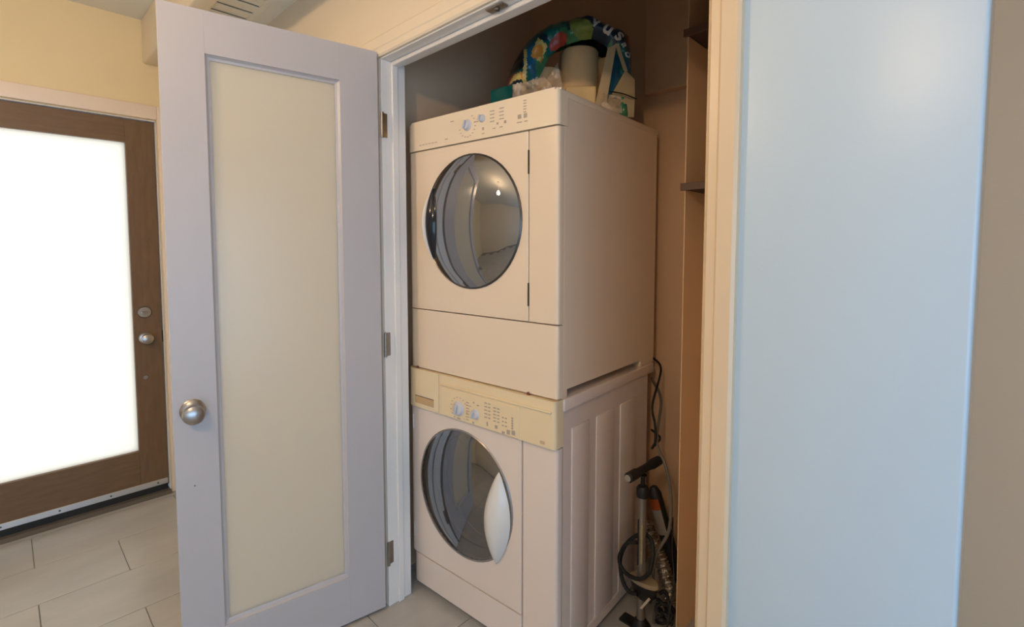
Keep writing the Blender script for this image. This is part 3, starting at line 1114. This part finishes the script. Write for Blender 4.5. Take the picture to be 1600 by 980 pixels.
def letter(ch, s, z, size, rot, m, parent, name='lettering'):
    cu = bpy.data.curves.new('letter', 'FONT')
    cu.body = ch
    cu.size = size
    cu.align_x = 'CENTER'
    cu.align_y = 'CENTER'
    cu.extrude = 0.0
    cu.offset = size * 0.022
    cu.resolution_u = 4
    tmpo = bpy.data.objects.new('letter', cu)
    COL.objects.link(tmpo)
    bpy.context.view_layer.update()
    me_ = bpy.data.meshes.new_from_object(tmpo.evaluated_get(bpy.context.evaluated_depsgraph_get()))
    bpy.data.objects.remove(tmpo)
    b = BM()
    b.from_mesh(me_)
    bpy.data.meshes.remove(me_)
    bmesh.ops.triangulate(b, faces=b.faces)
    bmesh.ops.subdivide_edges(b, edges=b.edges, cuts=1)
    for v in b.verts:
        x_, y_ = v.co.x, v.co.y
        sx = s + x_ * math.cos(rot) - y_ * math.sin(rot)
        zz = z + x_ * math.sin(rot) + y_ * math.cos(rot)
        v.co = Vector((sx, film_d(sx, zz) - 0.0035, zz))
    return obj(name, b, m, parent)


for ch, s, z, size, rot in (('v', -0.158, 2.132, 0.074, -0.5), ('u', -0.114, 2.110, 0.074, -0.62), ('s', -0.074, 2.084, 0.072, -0.75),
                            ('a', -0.058, 2.052, 0.040, -1.0), ('b', -0.043, 2.020, 0.044, -1.2), ('a', -0.398, 1.925, 0.032, 0.5), ('u', -0.380, 1.937, 0.030, 0.6), ('c', -0.366, 1.948, 0.030, 0.6)):
    letter(ch, s, z, size, rot, film_white, film)

# rolls in the opening
rollm = mat('cream_paper_roll', (0.95, 0.63, 0.31), 0.75, var=0.08, scale=10, bump=0.1, bscale=60)
rollm2 = mat('cream_wrapped_roll', (0.92, 0.62, 0.31), 0.55, var=0.12, scale=8, bump=0.1, bscale=40)
for (cx, rr, h0, h1, yy, mm) in ((-0.335, 0.068, 1.806, 2.000, 0.055, rollm2), (-0.205, 0.072, 1.806, 2.075, 0.060, rollm), (-0.088, 0.058, 1.806, 2.045, 0.075, rollm2)):
    b = BM()
    lathe(b, [(0.018, h1 - 0.02), (0.018, h1), (rr - 0.006, h1), (rr, h1 - 0.008), (rr, h0), (0.018, h0)], Matrix.Translation((cx, yy, 0)), 32)
    obj('paper_roll', b, mm, bag, True)
b = BM()
box(b, -0.262, -0.150, -0.028, -0.008, 1.806, 1.925, 0.008, 3)  # block stands in for the lamplit patch on the middle roll
pk = obj('light_patch_block', b, mat('roll_light_patch', (0.95, 0.68, 0.32), 0.5, var=0.1, scale=20), bag, True)
pk['label'] = 'pale block coloured as the lit patch on the roll'


def sheet(name, corners, m, yoff, amp, parent, n=14, k=8, thick=0.0015):
    b = BM()
    A, B_, C_, D_ = [Vector(c) for c in corners]
    g = []
    for i in range(n + 1):
        u = i / n
        row = []
        for j in range(k + 1):
            v = j / k
            p = (A.lerp(B_, u)).lerp(D_.lerp(C_, u), v)
            dy = amp * noise.noise(Vector((p.x * 24, p.z * 24, yoff * 50))) + amp * 0.5 * noise.noise(Vector((p.x * 60, p.z * 60, yoff * 90)))
            row.append(b.verts.new((p.x, p.y + yoff + dy, max(1.8035, p.z))))
        g.append(row)
    for i in range(n):
        for j in range(k):
            f = b.faces.new((g[i][j], g[i + 1][j], g[i + 1][j + 1], g[i][j + 1]))
            f.smooth = True
    bmesh.ops.solidify(b, geom=b.faces[:], thickness=thick)
    return obj(name, b, m, parent, True)


strapm = mat('cream_strap', (0.80, 0.66, 0.40), 0.45, var=0.06)
sheet('strap', [(-0.168, -0.075, 1.81), (-0.128, -0.075, 1.81), (-0.090, -0.08, 2.048), (-0.120, -0.08, 2.036)], strapm, 0.0, 0.004, bag)
sheet('strap', [(-0.105, -0.085, 1.875), (-0.018, -0.055, 1.865), (-0.020, -0.055, 1.935), (-0.058, -0.080, 1.960)], strapm, 0.0, 0.003, bag)
sheet('strap', [(-0.066, -0.085, 1.955), (-0.050, -0.080, 1.955), (-0.082, -0.083, 2.048), (-0.096, -0.083, 2.048)], strapm, 0.0, 0.003, bag)
sheet('blue_flap', [(-0.128, -0.070, 1.865), (-0.085, -0.070, 1.865), (-0.078, -0.072, 2.01), (-0.095, -0.072, 2.02)], film_blue, 0.0, 0.006, bag)
fl_ = sheet('lower_flap', [(-0.128, -0.066, 1.805), (-0.020, -0.050, 1.805), (-0.018, -0.052, 1.872), (-0.110, -0.074, 1.878)], strapm, 0.0, 0.004, bag)
b = BM()
tube(b, [(-0.115, -0.092, 1.884), (-0.07, -0.090, 1.876), (-0.03, -0.072, 1.868), (-0.012, -0.055, 1.867)], 0.0022, 6)
obj('draw_string', b, film_black, bag, True)


def clear_film():
    m = bpy.data.materials.new('clear_plastic_film')
    m.use_nodes = True
    nt = m.node_tree
    for n in list(nt.nodes):
        if n.type != 'OUTPUT_MATERIAL':
            nt.nodes.remove(n)
    out = [n for n in nt.nodes if n.type == 'OUTPUT_MATERIAL'][0]
    t = nt.nodes.new('ShaderNodeBsdfTransparent')
    d = nt.nodes.new('ShaderNodeBsdfDiffuse')
    d.inputs[0].default_value = (0.82, 0.66, 0.50, 1)
    g = nt.nodes.new('ShaderNodeBsdfGlossy')
    g.inputs['Roughness'].default_value = 0.28
    a = nt.nodes.new('ShaderNodeMixShader')
    nz = nt.nodes.new('ShaderNodeTexNoise')
    nz.inputs['Scale'].default_value = 9
    nz.inputs['Distortion'].default_value = 1.6
    tc = nt.nodes.new('ShaderNodeTexCoord')
    nt.links.new(tc.outputs['Object'], nz.inputs['Vector'])
    mr = nt.nodes.new('ShaderNodeMapRange')
    mr.inputs['From Min'].default_value = 0.40
    mr.inputs['From Max'].default_value = 0.62
    mr.inputs['To Min'].default_value = 0.18
    mr.inputs['To Max'].default_value = 0.55
    nt.links.new(nz.outputs['Fac'], mr.inputs['Value'])
    nt.links.new(mr.outputs[0], a.inputs[0])
    nt.links.new(t.outputs[0], a.inputs[1])
    nt.links.new(d.outputs[0], a.inputs[2])
    c = nt.nodes.new('ShaderNodeMixShader')
    c.inputs[0].default_value = 0.05
    nt.links.new(a.outputs[0], c.inputs[1])
    nt.links.new(g.outputs[0], c.inputs[2])
    nt.links.new(c.outputs[0], out.inputs[0])
    MATS['clear'] = m
    return m


clearm = clear_film()
sheet('clear_wrap', [(-0.545, -0.06, 1.806), (-0.250, -0.10, 1.806), (-0.340, -0.10, 1.935), (-0.505, -0.05, 1.905)], clearm, 0.0, 0.011, bag, 26, 16)
sheet('clear_wrap', [(-0.420, -0.11, 1.806), (-0.255, -0.11, 1.806), (-0.295, -0.09, 1.985), (-0.350, -0.09, 1.90)], clearm, 0.005, 0.011, bag, 22, 14)
sheet('clear_wrap', [(-0.150, -0.10, 1.806), (-0.070, -0.10, 1.806), (-0.075, -0.09, 1.868), (-0.135, -0.09, 1.875)], clearm, 0.0, 0.012, bag, 14, 8)
tf = sheet('teal_flap', [(-0.532, -0.055, 1.806), (-0.455, -0.075, 1.806), (-0.452, -0.055, 1.915), (-0.530, -0.035, 1.905)], mat('teal_film_corner', (0.008, 0.17, 0.16), 0.35, var=0.3, scale=20), -0.015, 0.006, bag, 14, 8, 0.003)

# ------------------------------------------------------------------ bicycle pump beside the washer
PB = Vector((-0.826, 1.512, 0))
pump = thing('bicycle_pump', 'silver bicycle floor pump with black handle beside the washer', 'pump', PB)
grey_tube = mat('silver_barrel', (0.34, 0.31, 0.28), 0.35, 0.75, var=0.08)
b = BM()
lathe(b, [(0.0, 0.0), (0.035, 0.0), (0.035, 0.012), (0.022, 0.030), (0.016, 0.038), (0, 0.038)], None, 24)
for sx in (-1, 1):
    box(b, 0.0 if sx > 0 else -0.075, 0.075 if sx > 0 else 0.0, -0.022, 0.022, 0.0, 0.010, 0.003, 2)
obj('foot', b, blackp, pump, True)
b = BM()
lathe(b, [(0.0145, 0.036), (0.0145, 0.125), (0, 0.125)], None, 20)
obj('lower_barrel', b, grey_tube, pump, True)
b = BM()
lathe(b, [(0, 0.115), (0.026, 0.115), (0.038, 0.135), (0.044, 0.165), (0.046, 0.172), (0, 0.172)], Matrix.Translation((0.010, 0, 0)) @ Matrix.Diagonal((1.15, 0.55, 1, 1)), 28)
gh = obj('gauge_housing', b, blackp, pump, True)
b = BM()
lathe(b, [(0.0, 0.172), (0.048, 0.172), (0.050, 0.178), (0.046, 0.186), (0.0, 0.188)], Matrix.Translation((0.010, 0, 0)) @ Matrix.Diagonal((1.15, 0.55, 1, 1)), 28)
gd = obj('gauge_plate', b, mat('cream_plate', (0.34, 0.27, 0.18), 0.45, var=0.1), pump, True)
b = BM()
lathe(b, [(0.0145, 0.18), (0.0145, 0.488), (0, 0.488)], None, 22)
br = obj('barrel', b, grey_tube, pump, True)
b = BM()
box(b, 0.003, 0.011, -0.0160, -0.0135, 0.245, 0.385, 0.001, 1)
o = obj('print_strip', b, mat('pale_yellow_print', (0.42, 0.36, 0.16), 0.5, var=0.5, scale=60), br)
b = BM()
box(b, -0.0085, -0.005, -0.0158, -0.0128, 0.235, 0.40, 0.0005, 1)
obj('dark_groove', b, blackp, br)
b = BM()
lathe(b, [(0.0, 0.478), (0.020, 0.478), (0.022, 0.484), (0.022, 0.508), (0.016, 0.516), (0.0, 0.518)], None, 22)
obj('collar', b, blackp, pump, True)
b = BM()
lathe(b, [(0.008, 0.515), (0.008, 0.548), (0.014, 0.556), (0, 0.556)], None, 16)
obj('plunger_rod', b, blackp, pump, True)
HA, HB = Vector((-0.006, -0.090, 0.572)), Vector((0.002, 0.112, 0.572))
b = BM()
Lh = (HB - HA).length
lathe(b, [(0.0, 0.0), (0.0135, 0.0), (0.017, 0.004), (0.0175, 0.05), (0.014, 0.062), (0.0135, Lh / 2), (0.014, Lh - 0.062), (0.0175, Lh - 0.05), (0.017, Lh - 0.004), (0.0135, Lh), (0, Lh)], along(HA, HB), 20)
hd = obj('handle', b, blackp, pump, True)
b = BM()
dd = (HB - HA).normalized()
lathe(b, [(0.0, 0.0), (0.0115, 0.0), (0.0115, 0.003), (0, 0.004)], along(HA + dd * 0.0005, HA - dd), 16)
obj('end_cap', b, mat('grey_cap', (0.40, 0.35, 0.29), 0.4), hd, True)
b = BM()
prism(b, [(0.022, 0.112), (0.032, 0.114), (0.060, 0.160), (0.053, 0.163)], -0.050, -0.044, Matrix(((1, 0, 0, 0), (0, 0, 1, 0), (0, 1, 0, 0), (0, 0, 0, 1))))
obj('lever', b, mat('pale_lever', (0.55, 0.48, 0.38), 0.4), pump)
hose_pts = [(-0.004, -0.030, 0.325), (-0.045, -0.03, 0.300), (-0.074, -0.025, 0.235), (-0.054, -0.025, 0.195), (0.0, -0.030, 0.196), (0.040, -0.028, 0.230), (0.050, -0.015, 0.285), (0.030, 0.015, 0.322), (-0.01, 0.025, 0.330),
            (-0.055, 0.0, 0.290), (-0.078, -0.01, 0.225), (-0.066, -0.02, 0.165), (-0.036, -0.025, 0.132), (0.0, -0.024, 0.138)]
b = BM()
tube(b, hose_pts, 0.0068, 10, 10)
obj('hose', b, blackr, pump, True)

# ------------------------------------------------------------------ other things behind the pump
# folded umbrella-like black tube with label
tb = thing('black_tube', 'slim black tube with an orange and white label behind the pump', 'tube', (-0.778, 1.70, 0))
A_, B2 = Vector((0.030, 0.0, 0.006)), Vector((-0.108, 0.0, 0.432))
b = BM()
Lt = (B2 - A_).length
lathe(b, [(0, 0), (0.020, 0), (0.024, 0.01), (0.026, 0.2), (0.024, Lt - 0.03), (0.014, Lt - 0.006), (0, Lt)], along(A_, B2), 20)
tbo = obj('sleeve', b, blackp, tb, True)
ax = (B2 - A_).normalized()


def tube_label(z0, z1, m, name):
    b = BM()
    mm = along(A_, B2)
    n = 12
    rows = []
    for h in (z0, z1):
        rows.append([mm @ Vector((0.0268 * math.cos(a), 0.0268 * math.sin(a), h)) for a in [PI * 0.95 + i * (PI * 0.80) / n for i in range(n + 1)]])
    r0 = [b.verts.new(p) for p in rows[0]]
    r1 = [b.verts.new(p) for p in rows[1]]
    for i in range(n):
        b.faces.new((r0[i], r0[i + 1], r1[i + 1], r1[i]))
    bmesh.ops.solidify(b, geom=b.faces[:], thickness=0.0006)
    return obj(name, b, m, tbo, True)


tube_label(Lt - 0.085, Lt - 0.045, mat('orange_label', (0.62, 0.14, 0.03), 0.5), 'label')['label'] = 'orange band of the label'
tube_label(Lt - 0.175, Lt - 0.085, mat('white_label', (0.60, 0.54, 0.48), 0.5), 'label')['label'] = 'white band of the label'

# foil duct
foilm = mat('crinkled_foil', (0.45, 0.40, 0.35), 0.28, 1.0, var=0.3, scale=30, bump=0.8, bscale=70)
duct = [(-0.890, 1.65, 0.30), (-0.862, 1.63, 0.285), (-0.818, 1.615, 0.235), (-0.786, 1.61, 0.175), (-0.768, 1.61, 0.115), (-0.768, 1.62, 0.035)]
b = BM()
tube(b, duct, 0.034, 18, 22, True, lambda t: 0.024 + 0.0035 * math.sin(t * 190))
fo = obj('foil_duct', b, foilm, None, True)
tag(fo, 'crinkled silver foil duct hose behind the pump', 'duct')
# black bag-like heap of cable at the partition foot
b = BM()
pts = []
for i in range(46):
    a = i * 0.62
    r_ = 0.022 + 0.006 * math.sin(i * 1.3)
    pts.append((-0.757 + r_ * math.cos(a), 1.555 + 0.015 * math.sin(i * 0.9), 0.036 + i * 0.0017 + r_ * math.sin(a)))
tube(b, pts, 0.0058, 8, 4)
cbk = obj('coiled_cable', b, blackr, None, True)
tag(cbk, 'coiled black cable bundle at the foot of the partition', 'cable')
b = BM()
tube(b, [(-0.985, 1.86, 0.89), (-0.912, 1.80, 0.86), (-0.862, 1.64, 0.765), (-0.846, 1.63, 0.70), (-0.838, 1.62, 0.640), (-0.850, 1.62, 0.612), (-0.872, 1.67, 0.594), (-0.905, 1.79, 0.585), (-0.98, 1.86, 0.58)], 0.0042, 8, 10)
tag(obj('power_cord', b, blackr, None, True), 'black power cord looping out from behind the washer', 'cord')
b = BM()
tube(b, [(-0.98, 1.855, 0.80), (-0.905, 1.79, 0.74), (-0.842, 1.64, 0.635), (-0.787, 1.60, 0.571), (-0.766, 1.60, 0.481), (-0.764, 1.590, 0.352), (-0.795, 1.570, 0.268), (-0.806, 1.560, 0.200), (-0.800, 1.565, 0.10), (-0.80, 1.56, 0.006)], 0.0058, 8, 10)
tag(obj('drain_hose', b, mat('grey_hose', (0.17, 0.145, 0.12), 0.5), None, True), 'thin grey hose hanging down behind the pump', 'hose')
b = BM()
tube(b, [(-0.785, 1.66, 0.36), (-0.765, 1.62, 0.26), (-0.738, 1.58, 0.18), (-0.724, 1.525, 0.12), (-0.720, 1.490, 0.04), (-0.712, 1.46, 0.004), (-0.68, 1.42, 0.004)], 0.0032, 8, 10)
tag(obj('thin_cable', b, blackr, None, True), 'thin black cable running down past the partition corner', 'cable')

# ------------------------------------------------------------------ warm lamp hanging behind the viewer, and a second bulb added
LP = [(-1.42, -0.55, 2.14), (0.05, -0.65, 2.12)]  # the second bulb is added to warm the surfaces facing right
bulb_m = emissive('warm_bulb_glass', LAMP_COL, LAMP)
for lx, ly, lz in LP:
    lm = thing('pendant_lamp', ('bare warm bulb pendant in front of the closet door' if lx < 0 else 'added bulb that warms the surfaces facing right'), 'lamp', (lx, ly, 0))
    b = BM()
    lathe(b, [(0, lz - 0.05), (0.028, lz - 0.042), (0.048, lz - 0.012), (0.048, lz + 0.012), (0.030, lz + 0.045), (0.014, lz + 0.065), (0, lz + 0.066)], None, 24)
    obj('bulb', b, bulb_m, lm, True)
    b = BM()
    lathe(b, [(0.0, lz + 0.064), (0.018, lz + 0.064), (0.020, lz + 0.11), (0.004, lz + 0.12), (0.004, CEIL - 0.02), (0.05, CEIL - 0.018), (0.05, CEIL), (0, CEIL)], None, 20)
    obj('stem', b, trimw, lm, True)
